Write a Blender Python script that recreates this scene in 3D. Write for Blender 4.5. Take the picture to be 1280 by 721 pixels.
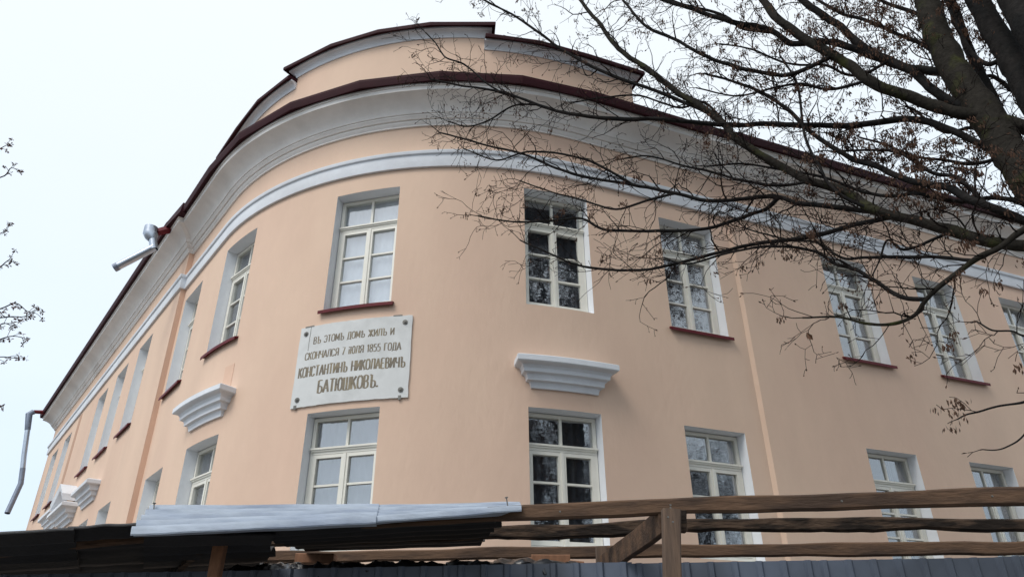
import bpy, math, random
from math import sin, cos, tan, pi, radians, atan2, hypot, sqrt
from mathutils import Vector, Matrix, noise
random.seed(11)
SC = bpy.context.scene
COL = SC.collection
for o_ in list(bpy.data.objects): bpy.data.objects.remove(o_)

# ------------------------------------------------------------------ camera
EYE = 1.6                                    # eye height above the pavement
FPX, PITCH, ROLL = 921.6, 0.50162, -0.00939  # focal length in photo pixels
cam_d = bpy.data.cameras.new('camera'); cam = bpy.data.objects.new('camera', cam_d); COL.objects.link(cam)
fw = Vector((0, cos(PITCH), sin(PITCH))); up0 = Vector((0, -sin(PITCH), cos(PITCH))); rt0 = Vector((1, 0, 0))
rt = rt0*cos(ROLL) + up0*sin(ROLL); up = up0*cos(ROLL) - rt0*sin(ROLL)
M = Matrix((rt, up, -fw)).transposed().to_4x4(); M.translation = Vector((0, 0, EYE))
cam.matrix_world = M
cam_d.sensor_width = 36; cam_d.lens = FPX/1280*36
cam_d.clip_start = 0.05; cam_d.clip_end = 3000
SC.camera = cam

# ------------------------------------------------------------------ light
SUN_DIR = Vector((-0.42, -0.50, 0.77)).normalized()
w = bpy.data.worlds.new('World'); SC.world = w; w.use_nodes = True
nt = w.node_tree; nt.nodes.clear()
wo = nt.nodes.new('ShaderNodeOutputWorld')
sky = nt.nodes.new('ShaderNodeTexSky'); sky.sky_type = 'NISHITA'; sky.sun_disc = False
sky.sun_elevation = math.asin(SUN_DIR.z); sky.sun_rotation = atan2(SUN_DIR.x, SUN_DIR.y)
b1 = nt.nodes.new('ShaderNodeBackground'); b1.inputs[1].default_value = 0.05
nt.links.new(sky.outputs[0], b1.inputs[0])
tc = nt.nodes.new('ShaderNodeTexCoord'); sx = nt.nodes.new('ShaderNodeSeparateXYZ')
nt.links.new(tc.outputs['Generated'], sx.inputs[0])
mr = nt.nodes.new('ShaderNodeMapRange'); mr.inputs[1].default_value = 0.0; mr.inputs[2].default_value = 0.75
nt.links.new(sx.outputs[2], mr.inputs[0])
cr = nt.nodes.new('ShaderNodeValToRGB')
cr.color_ramp.elements[0].color = (0.58, 0.68, 0.82, 1); cr.color_ramp.elements[1].color = (0.96, 1.0, 1.0, 1)
e_ = cr.color_ramp.elements.new(0.45); e_.color = (0.83, 0.91, 0.96, 1)
nz = nt.nodes.new('ShaderNodeTexNoise'); nz.inputs['Scale'].default_value = 2.2; nz.inputs['Detail'].default_value = 4
mpw = nt.nodes.new('ShaderNodeMapping'); mpw.inputs['Scale'].default_value = (1, 1, 2.2)
nt.links.new(tc.outputs['Generated'], mpw.inputs[0]); nt.links.new(mpw.outputs[0], nz.inputs[0])
ad = nt.nodes.new('ShaderNodeMath'); ad.operation = 'MULTIPLY_ADD'; ad.inputs[1].default_value = 0.30
nt.links.new(nz.outputs[0], ad.inputs[0])
ad2 = nt.nodes.new('ShaderNodeMath'); ad2.operation = 'SUBTRACT'; ad2.inputs[1].default_value = 0.12
nt.links.new(mr.outputs[0], ad.inputs[2]); nt.links.new(ad.outputs[0], ad2.inputs[0]); nt.links.new(ad2.outputs[0], cr.inputs[0])
b2 = nt.nodes.new('ShaderNodeBackground'); b2.inputs[1].default_value = 0.84
nt.links.new(cr.outputs[0], b2.inputs[0])
adds = nt.nodes.new('ShaderNodeAddShader'); nt.links.new(b1.outputs[0], adds.inputs[0]); nt.links.new(b2.outputs[0], adds.inputs[1])
nt.links.new(adds.outputs[0], wo.inputs[0])
sd = bpy.data.lights.new('sun', 'SUN'); sd.energy = 1.5; sd.angle = radians(25); sd.color = (1.0, 0.95, 0.88)
so = bpy.data.objects.new('sun', sd); COL.objects.link(so); so.rotation_euler = SUN_DIR.to_track_quat('Z', 'Y').to_euler()
so.location = (-30, -12, 30)
vs = SC.view_settings; vs.view_transform = 'Standard'; vs.look = 'None'; vs.exposure = 0.14; vs.gamma = 1.0

# ------------------------------------------------------------------ helpers
def ray(x, y):                               # direction through a photo pixel
    x -= 640; y = 360.5 - y
    return rt*x + up*y + fw*FPX
def at(x, y, D):                             # point on that line at world depth D (metres along +Y)
    r = ray(x, y); return Vector((0, 0, EYE)) + r*(D/r.y)
def pxr(p, px):                              # metres that px photo pixels span at point p
    return px*(p - Vector((0, 0, EYE))).dot(fw)/FPX

class MB:
    def __init__(s): s.v = []; s.f = []
    def vert(s, p): s.v.append(tuple(p)); return len(s.v)-1
    def face(s, *ix): s.f.append(tuple(ix))
    def quad(s, a, b, c, d):
        n = len(s.v); s.v += [tuple(a), tuple(b), tuple(c), tuple(d)]; s.f.append((n, n+1, n+2, n+3))
    def grid(s, rows, close=False):          # rows of equal-length point lists
        n = len(s.v); m = len(rows[0])
        for r in rows: s.v += [tuple(p) for p in r]
        for i in range(len(rows)-1):
            for j in range(m if close else m-1):
                k = (j+1) % m
                s.f.append((n+i*m+j, n+i*m+k, n+(i+1)*m+k, n+(i+1)*m+j))
        return n
    def box8(s, c):                          # c: 8 corners, bottom 4 then top 4
        n = len(s.v); s.v += [tuple(p) for p in c]
        for q in ((3,2,1,0),(4,5,6,7),(0,1,5,4),(1,2,6,5),(2,3,7,6),(3,0,4,7)): s.f.append(tuple(n+i for i in q))
    def box(s, x0, x1, y0, y1, z0, z1):
        s.box8([(x0,y0,z0),(x1,y0,z0),(x1,y1,z0),(x0,y1,z0),(x0,y0,z1),(x1,y0,z1),(x1,y1,z1),(x0,y1,z1)])
    def tube(s, pts, rad, sides=6, cap=True, squash=None):
        pts = [Vector(p) for p in pts]; rows = []; prev = None
        for i, p in enumerate(pts):
            t = (pts[min(i+1, len(pts)-1)] - pts[max(i-1, 0)])
            if t.length < 1e-9: t = Vector((0,0,1))
            t.normalize()
            if prev is None:
                a = t.cross(Vector((0.13,0.21,0.97)))
                if a.length < 1e-3: a = t.cross(Vector((1,0,0)))
            else: a = prev - t*prev.dot(t)
            a.normalize(); prev = a; b = t.cross(a)
            r = rad[i] if isinstance(rad, (list, tuple)) else rad
            rows.append([p + (a*cos(2*pi*k/sides) + b*sin(2*pi*k/sides))*r for k in range(sides)])
        n = s.grid(rows, close=True)
        if cap and sides > 2:
            m = len(rows)-1
            s.f.append(tuple(n+k for k in range(sides))[::-1]); s.f.append(tuple(n+m*sides+k for k in range(sides)))
    def mesh(s, name, smooth=False):
        me = bpy.data.meshes.new(name); me.from_pydata(s.v, [], s.f); me.update()
        if smooth: me.polygons.foreach_set('use_smooth', [True]*len(me.polygons))
        return me
    def build(s, name, mat, parent=None, smooth=False, label=None):
        return link(name, s.mesh(name, smooth), mat, parent, label)

def link(name, me, mat=None, parent=None, label=None):
    ob = bpy.data.objects.new(name, me); COL.objects.link(ob)
    if mat is not None and not me.materials: me.materials.append(mat)
    if parent is not None: ob.parent = parent
    if label: ob['label'] = label
    return ob
def tag(o, label=None, cat=None, group=None, kind=None):
    if label: o['label'] = label
    if cat: o['category'] = cat
    if group: o['group'] = group
    if kind: o['kind'] = kind
    return o
def empty(name, loc=(0,0,0)):
    o = bpy.data.objects.new(name, None); COL.objects.link(o); o.location = loc; o.empty_display_size = .1
    return o
def autosmooth(ob, deg=35):
    me = ob.data
    me.polygons.foreach_set('use_smooth', [True]*len(me.polygons))
    me.set_sharp_from_angle(angle=radians(deg))
    return ob

# ------------------------------------------------------------------ materials
def mat(name, base, rough=0.7, metal=0.0, var=0.0, vscale=3.0, bump=0.0, bscale=40.0, col2=None, c2scale=1.0, c2lo=.45, c2hi=.62,
        stretch=(1,1,1), spec=None, coat=0.0, detail=5, rvar=0.0):
    m = bpy.data.materials.new(name); m.use_nodes = True; t = m.node_tree; p = t.nodes['Principled BSDF']; L = t.links
    p.inputs['Base Color'].default_value = (*base, 1); p.inputs['Roughness'].default_value = rough; p.inputs['Metallic'].default_value = metal
    if spec is not None: p.inputs['Specular IOR Level'].default_value = spec
    if coat: p.inputs['Coat Weight'].default_value = coat
    geo = t.nodes.new('ShaderNodeNewGeometry'); mp = t.nodes.new('ShaderNodeMapping'); mp.inputs['Scale'].default_value = stretch
    L.new(geo.outputs['Position'], mp.inputs[0])
    c = None
    if col2 is not None:
        n = t.nodes.new('ShaderNodeTexNoise'); n.inputs['Scale'].default_value = c2scale; n.inputs['Detail'].default_value = detail
        L.new(mp.outputs[0], n.inputs[0])
        r = t.nodes.new('ShaderNodeMapRange'); r.inputs[1].default_value = c2lo; r.inputs[2].default_value = c2hi; L.new(n.outputs[0], r.inputs[0])
        mx = t.nodes.new('ShaderNodeMix'); mx.data_type = 'RGBA'; mx.inputs[6].default_value = (*base,1); mx.inputs[7].default_value = (*col2,1)
        L.new(r.outputs[0], mx.inputs[0]); c = mx.outputs[2]
    if var:
        n = t.nodes.new('ShaderNodeTexNoise'); n.inputs['Scale'].default_value = vscale; n.inputs['Detail'].default_value = 6; n.inputs['Roughness'].default_value = .65
        L.new(mp.outputs[0], n.inputs[0])
        r = t.nodes.new('ShaderNodeMapRange'); r.inputs[1].default_value = .25; r.inputs[2].default_value = .75; r.inputs[3].default_value = 1-var; r.inputs[4].default_value = 1+var
        L.new(n.outputs[0], r.inputs[0])
        mx = t.nodes.new('ShaderNodeMix'); mx.data_type = 'RGBA'; mx.blend_type = 'MULTIPLY'; mx.inputs[0].default_value = 1
        if c is None: mx.inputs[6].default_value = (*base,1)
        else: L.new(c, mx.inputs[6])
        L.new(r.outputs[0], mx.inputs[7]); c = mx.outputs[2]
    if c is not None: L.new(c, p.inputs['Base Color'])
    if rvar:
        n = t.nodes.new('ShaderNodeTexNoise'); n.inputs['Scale'].default_value = vscale*2; L.new(mp.outputs[0], n.inputs[0])
        r = t.nodes.new('ShaderNodeMapRange'); r.inputs[3].default_value = rough-rvar; r.inputs[4].default_value = rough+rvar
        L.new(n.outputs[0], r.inputs[0]); L.new(r.outputs[0], p.inputs['Roughness'])
    if bump:
        n = t.nodes.new('ShaderNodeTexNoise'); n.inputs['Scale'].default_value = bscale; n.inputs['Detail'].default_value = 4
        L.new(mp.outputs[0], n.inputs[0]); b = t.nodes.new('ShaderNodeBump'); b.inputs['Strength'].default_value = 1; b.inputs['Distance'].default_value = bump
        L.new(n.outputs[0], b.inputs['Height']); L.new(b.outputs[0], p.inputs['Normal'])
    return m
PEACH = mat('peach_plaster', (.745,.55,.42), .88, var=.05, vscale=1.1, bump=.005, bscale=11, stretch=(1,1,.45), col2=(.70,.50,.385), c2scale=.45, c2lo=.4, c2hi=.65, spec=.2)
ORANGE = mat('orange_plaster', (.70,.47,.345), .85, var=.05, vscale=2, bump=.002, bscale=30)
BROWNO = mat('brown_orange_plaster', (.50,.31,.215), .88, var=.08, vscale=2)  # darker brown-orange tone for the strip on the far left wing
WHITE = mat('white_stucco', (.74,.77,.81), .8, var=.08, vscale=2.2, bump=.004, bscale=16, col2=(.67,.69,.72), c2scale=.8)
WARMW = mat('warm_white_stucco', (.80,.775,.745), .8, var=.08, vscale=2.2, bump=.004, bscale=16, col2=(.70,.675,.645), c2scale=.8)
REVEAL = mat('white_reveal_paint', (.84,.86,.89), .7, var=.04, vscale=2, bump=.002, bscale=22)
CREAM = mat('cream_window_paint', (.78,.76,.68), .45, var=.04, vscale=6)
REDM = mat('dark_red_metal', (.034,.005,.009), .7, spec=.2, var=.2, vscale=3, bump=.003, bscale=3)
REDS = mat('red_sill_metal', (.12,.008,.014), .55, var=.2, vscale=5, spec=.25)
ZINC = mat('galvanised_metal', (.42,.46,.52), .38, metal=1.0, var=.15, vscale=10, bump=.001, bscale=12)
DZINC = mat('dull_galvanised_metal', (.20,.23,.29), .5, metal=.6, var=.2, vscale=8)
MARBLE = mat('worn_marble', (.66,.67,.66), .6, var=.06, vscale=3, bump=.0015, bscale=20, col2=(.55,.56,.55), c2scale=2.5, c2lo=.48, c2hi=.72)
LETTER = mat('worn_gilt_letters', (.18,.15,.11), .6, var=.4, vscale=14, col2=(.24,.195,.12), c2scale=9)
BOLT = mat('dark_bolt_iron', (.16,.155,.14), .5, metal=.5, var=.2, vscale=30)
WOOD = mat('weathered_timber', (.125,.075,.047), .85, var=.2, vscale=8, stretch=(1.5,9,9), bump=.005, bscale=9, col2=(.062,.040,.029), c2scale=1.6, c2lo=.42, c2hi=.62, spec=.2)
WOODD = mat('bark_edged_timber', (.075,.05,.035), .9, var=.5, vscale=8, stretch=(1.6,9,9), bump=.008, bscale=9, spec=.1, col2=(.022,.017,.014), c2scale=2.5, c2lo=.42, c2hi=.56)
WOODP = mat('upright_timber', (.13,.083,.055), .8, var=.3, vscale=5, stretch=(12,12,1.2), bump=.003, bscale=9, col2=(.10,.065,.045), c2scale=2)
WOODO = mat('fresh_sawn_timber', (.24,.115,.06), .75, var=.25, vscale=8, stretch=(6,6,2))
SLATE = mat('asbestos_cement', (.36,.41,.48), .8, var=.2, vscale=5, bump=.004, bscale=18, col2=(.20,.24,.32), c2scale=3.2, stretch=(.8,3,3), c2lo=.42, c2hi=.75)
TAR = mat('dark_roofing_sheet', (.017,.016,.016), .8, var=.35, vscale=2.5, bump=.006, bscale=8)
FENCEM = mat('blue_grey_profiled_steel', (.10,.122,.165), .5, var=.18, vscale=2.5, col2=(.06,.072,.095), c2scale=1.5)
PLAST = mat('black_plastic_film', (.016,.017,.02), .28, var=.3, vscale=4)
BARK = mat('dark_bark', (.022,.020,.019), .9, var=.4, vscale=16, bump=.012, bscale=26, col2=(.015,.015,.015), c2scale=5, spec=.08)
BARKM = mat('mossy_bark', (.028,.025,.021), .9, var=.4, vscale=16, bump=.014, bscale=26, col2=(.045,.048,.018), c2scale=3.5, c2lo=.54, c2hi=.7, spec=.08)
TWIG = mat('twig_bark', (.016,.012,.011), .85, var=.3, vscale=9, spec=.08)
KEY = mat('dry_seed_keys', (.085,.05,.035), .85, var=.4, vscale=12, spec=.08)
KEYR = mat('reddish_dry_clusters', (.11,.05,.038), .85, var=.4, vscale=12)
LEAFB = mat('dry_brown_leaf', (.13,.06,.03), .8, var=.3, vscale=15)
GROUND = mat('trodden_grit', (.15,.14,.13), .95, var=.25, vscale=.8, bump=.01, bscale=14, col2=(.09,.085,.08), c2scale=.5)
ASPH = mat('asphalt', (.07,.07,.07), .9, var=.25, vscale=2, bump=.005, bscale=60)
PAVE = mat('pavement_slabs', (.30,.29,.275), .9, var=.15, vscale=2)
CURT = mat('white_curtain', (.78,.82,.88), .9, var=.05, vscale=4)
CURTG = mat('grey_curtain', (.20,.21,.24), .9, var=.08, vscale=4)
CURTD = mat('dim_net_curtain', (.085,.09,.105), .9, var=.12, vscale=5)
ROOM = mat('room_wall', (.32,.31,.30), .9)
def glass(name, f0, wav):
    m = bpy.data.materials.new(name); m.use_nodes = True; t = m.node_tree; L = t.links; t.nodes.clear()
    o = t.nodes.new('ShaderNodeOutputMaterial'); mx = t.nodes.new('ShaderNodeMixShader'); tr = t.nodes.new('ShaderNodeBsdfTransparent'); gl = t.nodes.new('ShaderNodeBsdfGlossy')
    lw = t.nodes.new('ShaderNodeLayerWeight'); lw.inputs[0].default_value = .5
    pw_ = t.nodes.new('ShaderNodeMath'); pw_.operation = 'POWER'; pw_.inputs[1].default_value = 5; L.new(lw.outputs['Facing'], pw_.inputs[0])
    fr = t.nodes.new('ShaderNodeMath'); fr.operation = 'MULTIPLY_ADD'; fr.inputs[1].default_value = 1-f0; fr.inputs[2].default_value = f0; L.new(pw_.outputs[0], fr.inputs[0])
    tr.inputs[0].default_value = (.93,.95,.96,1); gl.inputs['Roughness'].default_value = 0.012
    geo = t.nodes.new('ShaderNodeNewGeometry'); n = t.nodes.new('ShaderNodeTexNoise'); n.inputs['Scale'].default_value = 5; n.inputs['Detail'].default_value = 2
    mp = t.nodes.new('ShaderNodeMapping'); mp.inputs['Scale'].default_value = (1,1,2.2); L.new(geo.outputs['Position'], mp.inputs[0]); L.new(mp.outputs[0], n.inputs[0])
    b = t.nodes.new('ShaderNodeBump'); b.inputs['Distance'].default_value = wav; L.new(n.outputs[0], b.inputs['Height']); L.new(b.outputs[0], gl.inputs['Normal'])
    L.new(fr.outputs[0], mx.inputs[0]); L.new(tr.outputs[0], mx.inputs[1]); L.new(gl.outputs[0], mx.inputs[2]); L.new(mx.outputs[0], o.inputs[0])
    return m
GLASS = glass('window_glass', .24, .0010)

# ------------------------------------------------------------------ facade plan
CX, CY, R = -1.04786, 16.00812, 5.86743
AL, AR = -0.90288, 0.39048
SL, SR = R*AL, R*AR
STEPL, STEPR = -7.93, 5.44                   # where the wings step forward
DL, DR = 0.109, 0.06
ENDL, ENDR = -24.13, 24.0
NL = Vector((sin(AL), -cos(AL))); NR = Vector((sin(AR), -cos(AR)))
TL = Vector((cos(AL), sin(AL))); TR = Vector((cos(AR), sin(AR)))
C2 = Vector((CX, CY))
def P2(s, off=0.0):
    if s < SL: return C2 + NL*(R+off) + TL*(s-SL)
    if s > SR: return C2 + NR*(R+off) + TR*(s-SR)
    a = s/R; return C2 + Vector((sin(a), -cos(a)))*(R+off)
def P3(s, off, z):
    q = P2(s, off); return Vector((q.x, q.y, z+EYE))
def base(s): return DL if s < STEPL else (DR if s > STEPR else 0.0)
def nrm(s):
    a = max(AL, min(AR, s/R)); return Vector((sin(a), -cos(a), 0))
def tan3(s):
    a = max(AL, min(AR, s/R)); return Vector((cos(a), sin(a), 0))
def arcpts(s0, s1, step):
    n = max(1, int(math.ceil((s1-s0)/step))); return [s0 + (s1-s0)*i/n for i in range(n+1)]
def sweep(mb, path, prof, caps=True):
    """profile (offset outwards, z) carried along a plan path with mitred corners"""
    n = len(path); ms = []
    for i in range(n):
        ds = []
        if i > 0: ds.append((path[i]-path[i-1]).normalized())
        if i < n-1: ds.append((path[i+1]-path[i]).normalized())
        ns = [Vector((d.y, -d.x)) for d in ds]
        m = ns[0] if len(ns) == 1 else (ns[0]+ns[1])/max(.2, (1+ns[0].dot(ns[1])))
        ms.append(m)
    rows = [[Vector((*(path[i]+ms[i]*o), z+EYE)) for (o, z) in prof] for i in range(n)]
    k = mb.grid(rows, close=True); m = len(prof)
    # reverse orientation is irrelevant for shading; close the ends
    if caps:
        mb.f.append(tuple(k+j for j in range(m))); mb.f.append(tuple(k+(n-1)*m+j for j in range(m))[::-1])
def wallpath(step):
    p = [P2(ENDL, DL) - NL*11, P2(ENDL, DL), P2(STEPL, DL), P2(STEPL, 0)]
    p += [P2(s, 0) for s in [SL-1.3] + arcpts(SL, SR, step) + [SR+1.5]]
    p += [P2(STEPR, 0), P2(STEPR, DR), P2(ENDR, DR), P2(ENDR, DR) - NR*11]
    return p

Z_BASE, Z_TOP = -EYE+0.0, 9.12
SILL_U, HEAD_U, SILL_L, HEAD_L = 5.36, 7.60, 1.68, 3.665
WW = 1.16
UP_S = [-22.15,-19.85,-14.9,-12.7,-10.45,-7.15,-4.53,-1.43,1.86,4.49,8.17,10.64,13.2,15.75,18.3,20.85]
LO_S = [-22.15,-19.85,-17.6,-15.1,-12.7,-10.5,-7.06,-4.53,-1.47,1.86,4.49,8.16,10.63,13.2,15.75,18.3,20.85]

house = empty('corner_building', (CX, CY-R, 0))
HI = house.matrix_world.inverted()
tag(house, 'two storey peach plastered building with rounded corner, white cornice and dark red eave', 'building')
def hpart(mb, name, m, smooth=False, parent=None, label=None):
    # vertices are in world coordinates; keep them there
    o = mb.build(name, m, parent or house, smooth, label)
    o.matrix_parent_inverse = Matrix.Translation(-Vector((CX, CY-R, 0))) if parent is None else o.matrix_parent_inverse
    return o

# walls: a grid with the window openings left out
def wall_piece(s0, s1, off, label, step=.12):
    ups = [s for s in UP_S if s0 < s < s1]; los = [s for s in LO_S if s0 < s < s1]
    bs = {round(s0,4), round(s1,4)}
    for s in ups+los: bs |= {round(s-WW/2,4), round(s+WW/2,4)}
    a0, a1 = max(s0, SL), min(s1, SR)
    if a1 > a0:
        for s in arcpts(a0, a1, step):
            if all(abs(s-b) > .03 for b in bs): bs.add(s)
    for s in arcpts(s0, s1, 1.0):
        if all(abs(s-b) > .03 for b in bs): bs.add(s)
    bs = sorted(bs); zs = [Z_BASE, -.4, .6, SILL_L, 2.3, 3.0, HEAD_L, 4.5, SILL_U, 6.1, 6.9, HEAD_U, 8.3, 8.95]
    mb = MB(); n = mb.grid([[P3(s, off, z) for s in bs] for z in zs]); m = len(bs); keep = []
    fi = 0
    for i in range(len(zs)-1):
        for j in range(m-1):
            sm = (bs[j]+bs[j+1])/2; zm = (zs[i]+zs[i+1])/2
            hole = (SILL_U < zm < HEAD_U and any(abs(sm-s) < WW/2 for s in ups)) or (SILL_L < zm < HEAD_L and any(abs(sm-s) < WW/2 for s in los))
            if not hole: keep.append(mb.f[fi])
            fi += 1
    mb.f = keep
    return hpart(mb, 'wall', PEACH, True, label=label)
wall_piece(ENDL, STEPL, DL, 'peach wall of the left wing')
wall_piece(STEPL, STEPR, 0.0, 'peach wall of the rounded corner')
wall_piece(STEPR+.055, ENDR, DR, 'peach wall of the right wing')
mb = MB()                                        # end and back walls
for a, b in ((P2(ENDL,DL)-NL*11, P2(ENDL,DL)), (P2(ENDR,DR), P2(ENDR,DR)-NR*11)):
    mb.quad((*a,0),(*b,0),(*b,8.95+EYE),(*a,8.95+EYE))
a, b = P2(ENDL,DL)-NL*11, P2(ENDR,DR)-NR*11
q = C2 + (NL+NR)*(-6.2)
mb.quad((*a,0),(*q,0),(*q,8.95+EYE),(*a,8.95+EYE)); mb.quad((*q,0),(*b,0),(*b,8.95+EYE),(*q,8.95+EYE))
hpart(mb, 'end_wall', PEACH)
for s, d in ((STEPL, DL), (STEPR, DR)):          # the little return faces where the wings step forward
    mb = MB(); e = 0 if s > 0 else .0025; e2 = .055 if s > 0 else e
    mb.quad(P3(s+e, -.001, Z_BASE), P3(s+e2, d-(0 if s > 0 else .001), Z_BASE), P3(s+e2, d-(0 if s > 0 else .001), 8.95), P3(s+e, -.001, 8.95))
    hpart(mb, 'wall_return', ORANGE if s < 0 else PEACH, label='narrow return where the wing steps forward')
def strip(s0, s1, off, z0, z1, th, name, m, label):
    mb = MB(); mb.box8([P3(s0,off,z0),P3(s1,off,z0),P3(s1,off+th,z0),P3(s0,off+th,z0),P3(s0,off,z1),P3(s1,off,z1),P3(s1,off+th,z1),P3(s0,off+th,z1)])
    hpart(mb, name, m, label=label)
strip(-18.45, -18.0, DL-.01, 4.9, 7.86, .016, 'plaster_strip', BROWNO, 'deeper orange vertical strip on the far left wing')
strip(-4.13, -3.86, -.01, 4.30, 4.86, .016, 'plaster_patch', ORANGE, 'small orange patch above the left window hood')

# band course, cornice, eave
WP = wallpath(.14)
mb = MB(); sweep(mb, WP, [(-.03,7.95),(.05,7.95),(.055,7.97),(.055,8.20),(.085,8.215),(.095,8.25),(.095,8.275),(-.03,8.285)])
autosmooth(hpart(mb, 'band_course', WHITE), 25)
prof = [(-.06,8.88),(.035,8.88),(.035,8.905),(.06,8.93),(.075,8.955),(.075,8.985),(.105,8.985),(.12,9.01),(.145,9.035),(.145,9.06),(.165,9.06),(.18,9.10),(.215,9.15),(.265,9.20),(.33,9.25),(.40,9.29),(.47,9.32),(.478,9.40),(.50,9.40),(.50,9.45),(-.06,9.45)]
mb = MB(); sweep(mb, WP, prof); autosmooth(hpart(mb, 'cornice', WARMW, label='white coved cornice under the eave'), 28)
# the sheet metal eave is made of straight lengths, so it kinks round the corner
EP = [P2(ENDL,DL)-NL*11, P2(ENDL,DL)]
for s in (-18.8,-13.2): EP.append(P2(s, DL))
EP += [P2(-8.2,DL), P2(-7.4,0)] + [P2(s,0.012) for s in arcpts(SL-.2, SR+.2, 1.35)] + [P2(5.1,0), P2(5.7,DR), P2(11,DR), P2(17,DR), P2(ENDR,DR), P2(ENDR,DR)-NR*11]
mb = MB(); sweep(mb, EP, [(.44,9.452),(.545,9.452),(.55,9.43),(.575,9.43),(.585,9.47),(.60,9.55),(.60,9.60),(.56,9.63),(.44,9.625)])
hpart(mb, 'eave_edge', REDM, label='dark red metal eave edge, kinked in straight lengths')
mb = MB(); rows = []
rp = []
sweep(mb, EP, [(.58,9.605),(.58,9.622),(-3.9,10.9),(-3.9,10.88)], caps=False)
hpart(mb, 'roof', REDM, label='low dark red sheet metal roof')
# projecting end of the overlapping eave length at the left step
sE = -7.9
mb = MB(); mb.box8([P3(sE-.25,.50,9.42),P3(sE+.7,.50,9.42),P3(sE+.7,.64,9.42),P3(sE-.25,.72,9.42),P3(sE-.25,.50,9.66),P3(sE+.7,.50,9.66),P3(sE+.7,.62,9.66),P3(sE-.25,.68,9.66)])
hpart(mb, 'eave_overlap', REDM)

# attic parapet over the rounded corner
A0, A1, H0, H1 = -6.75, 3.66, -3.50, 0.56
attic_hi, attic_lo = 11.27, 10.97
def attic_body(s0, s1, zt):
    ss = arcpts(s0, s1, .16); mb = MB()
    mb.grid([[P3(s,0.0,9.3) for s in ss],[P3(s,0.0,zt) for s in ss],[P3(s,-.40,zt) for s in ss],[P3(s,-.40,9.3) for s in ss]])
    for s in (s0, s1): mb.quad(P3(s,0,9.3),P3(s,0,zt),P3(s,-.4,zt),P3(s,-.4,9.3))
    return mb
par = autosmooth(hpart(attic_body(A0, A1, attic_lo-.04), 'parapet', PEACH, label='curved peach attic parapet above the eave'), 40)
mb = attic_body(H0, H1, attic_hi-.04); o = autosmooth(mb.build('raised_centre', PEACH, par), 40)
def attic_trim(s0, s1, zt, ends, nm):
    e0, e1 = ends
    fine = [P2(s,0) for s in arcpts(s0, s1, .16)]; coarse = [P2(s,.02) for s in arcpts(s0, s1, 1.25)]
    if e0: fine = [P2(s0,-.4)] + fine; coarse = [P2(s0,-.4)] + coarse
    if e1: fine = fine + [P2(s1,-.4)]; coarse = coarse + [P2(s1,-.4)]
    mb = MB(); sweep(mb, fine, [(-.02,zt-.20),(.02,zt-.20),(.028,zt-.18),(.032,zt-.15),(.055,zt-.115),(.09,zt-.085),(.135,zt-.07),(.14,zt-.035),(-.02,zt-.035)])
    autosmooth(mb.build('white_moulding', WHITE, par), 28)
    mb = MB(); sweep(mb, coarse, [(-.42,zt-.034),(.165,zt-.034),(.17,zt-.06),(.20,zt-.06),(.205,zt+.0),(.195,zt+.03),(-.2,zt+.10),(-.42,zt+.06)])
    mb.build('metal_cap', REDM, par)
attic_trim(A0, H0, attic_lo, (1,0), 'l'); attic_trim(H1, A1, attic_lo, (0,1), 'r'); attic_trim(H0, H1, attic_hi, (1,1), 'm')

# window hoods (old stucco sandriks)
HOOD_PROF = [(.04,0),(.05,.05),(.065,.085),(.115,.10),(.118,.15),(.135,.185),(.185,.205),(.19,.26),(.215,.30),(.285,.325),(.30,.34),(.30,.42),(.27,.44),(0.0,.50)]
def hood(sc, z0, hw, scale=1.0, label=None, b=None):
    b = base(sc) if b is None else b; mb = MB(); rows = []
    for off, dz in HOOD_PROF:
        off *= scale; wk = hw + off*.95; n = 8
        r = [P3(sc-wk, b-.02, z0+dz)] + [P3(sc-wk+2*wk*i/n, b+off, z0+dz) for i in range(n+1)] + [P3(sc+wk, b-.02, z0+dz)]
        rows.append(r)
    k = mb.grid(rows); m = len(rows[0]); mb.f.append(tuple(k+i for i in range(m)))
    return autosmooth(hpart(mb, 'window_hood', WHITE, label=label), 25)
hood(1.86, 3.95, .50, label='white stucco hood above the middle lower window')
hood(-4.50, 3.95, .54, label='white stucco hood above the left lower window')
hood(-12.6, 4.05, .62, label='white stucco hood on the left wing')
hood(-17.7, 4.25, .66, label='farthest white stucco hood on the left wing')
big = hood(-15.15, 3.95, .72, 1.25, label='white pedimented hood on the left wing')
mb = MB(); bz = 4.46; hb = .85
for s0, s1 in ((-hb, 0), (0, hb)):               # raking cornices of the pediment
    za, zb = (0, .40) if s0 < 0 else (.40, 0)
    sc_ = -15.15
    mb.box8([P3(sc_+s0,DL-.02,bz+za),P3(sc_+s1,DL-.02,bz+zb),P3(sc_+s1,DL+.36,bz+zb),P3(sc_+s0,DL+.36,bz+za),
             P3(sc_+s0,DL-.02,bz+za+.16),P3(sc_+s1,DL-.02,bz+zb+.16),P3(sc_+s1,DL+.40,bz+zb+.16),P3(sc_+s0,DL+.40,bz+za+.16)])
mb.build('pediment', WHITE, big)
mb = MB(); f_ = [P3(-15.15-.8,DL+.10,bz), P3(-15.15+.8,DL+.10,bz), P3(-15.15,DL+.10,bz+.38)]; b_ = [P3(-15.15-.8,DL-.02,bz), P3(-15.15+.8,DL-.02,bz), P3(-15.15,DL-.02,bz+.38)]
mb.v += [tuple(p) for p in f_+b_]; mb.f += [(0,1,2),(0,3,4,1),(1,4,5,2),(2,5,3,0)]; mb.build('tympanum', PEACH, big)

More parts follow.
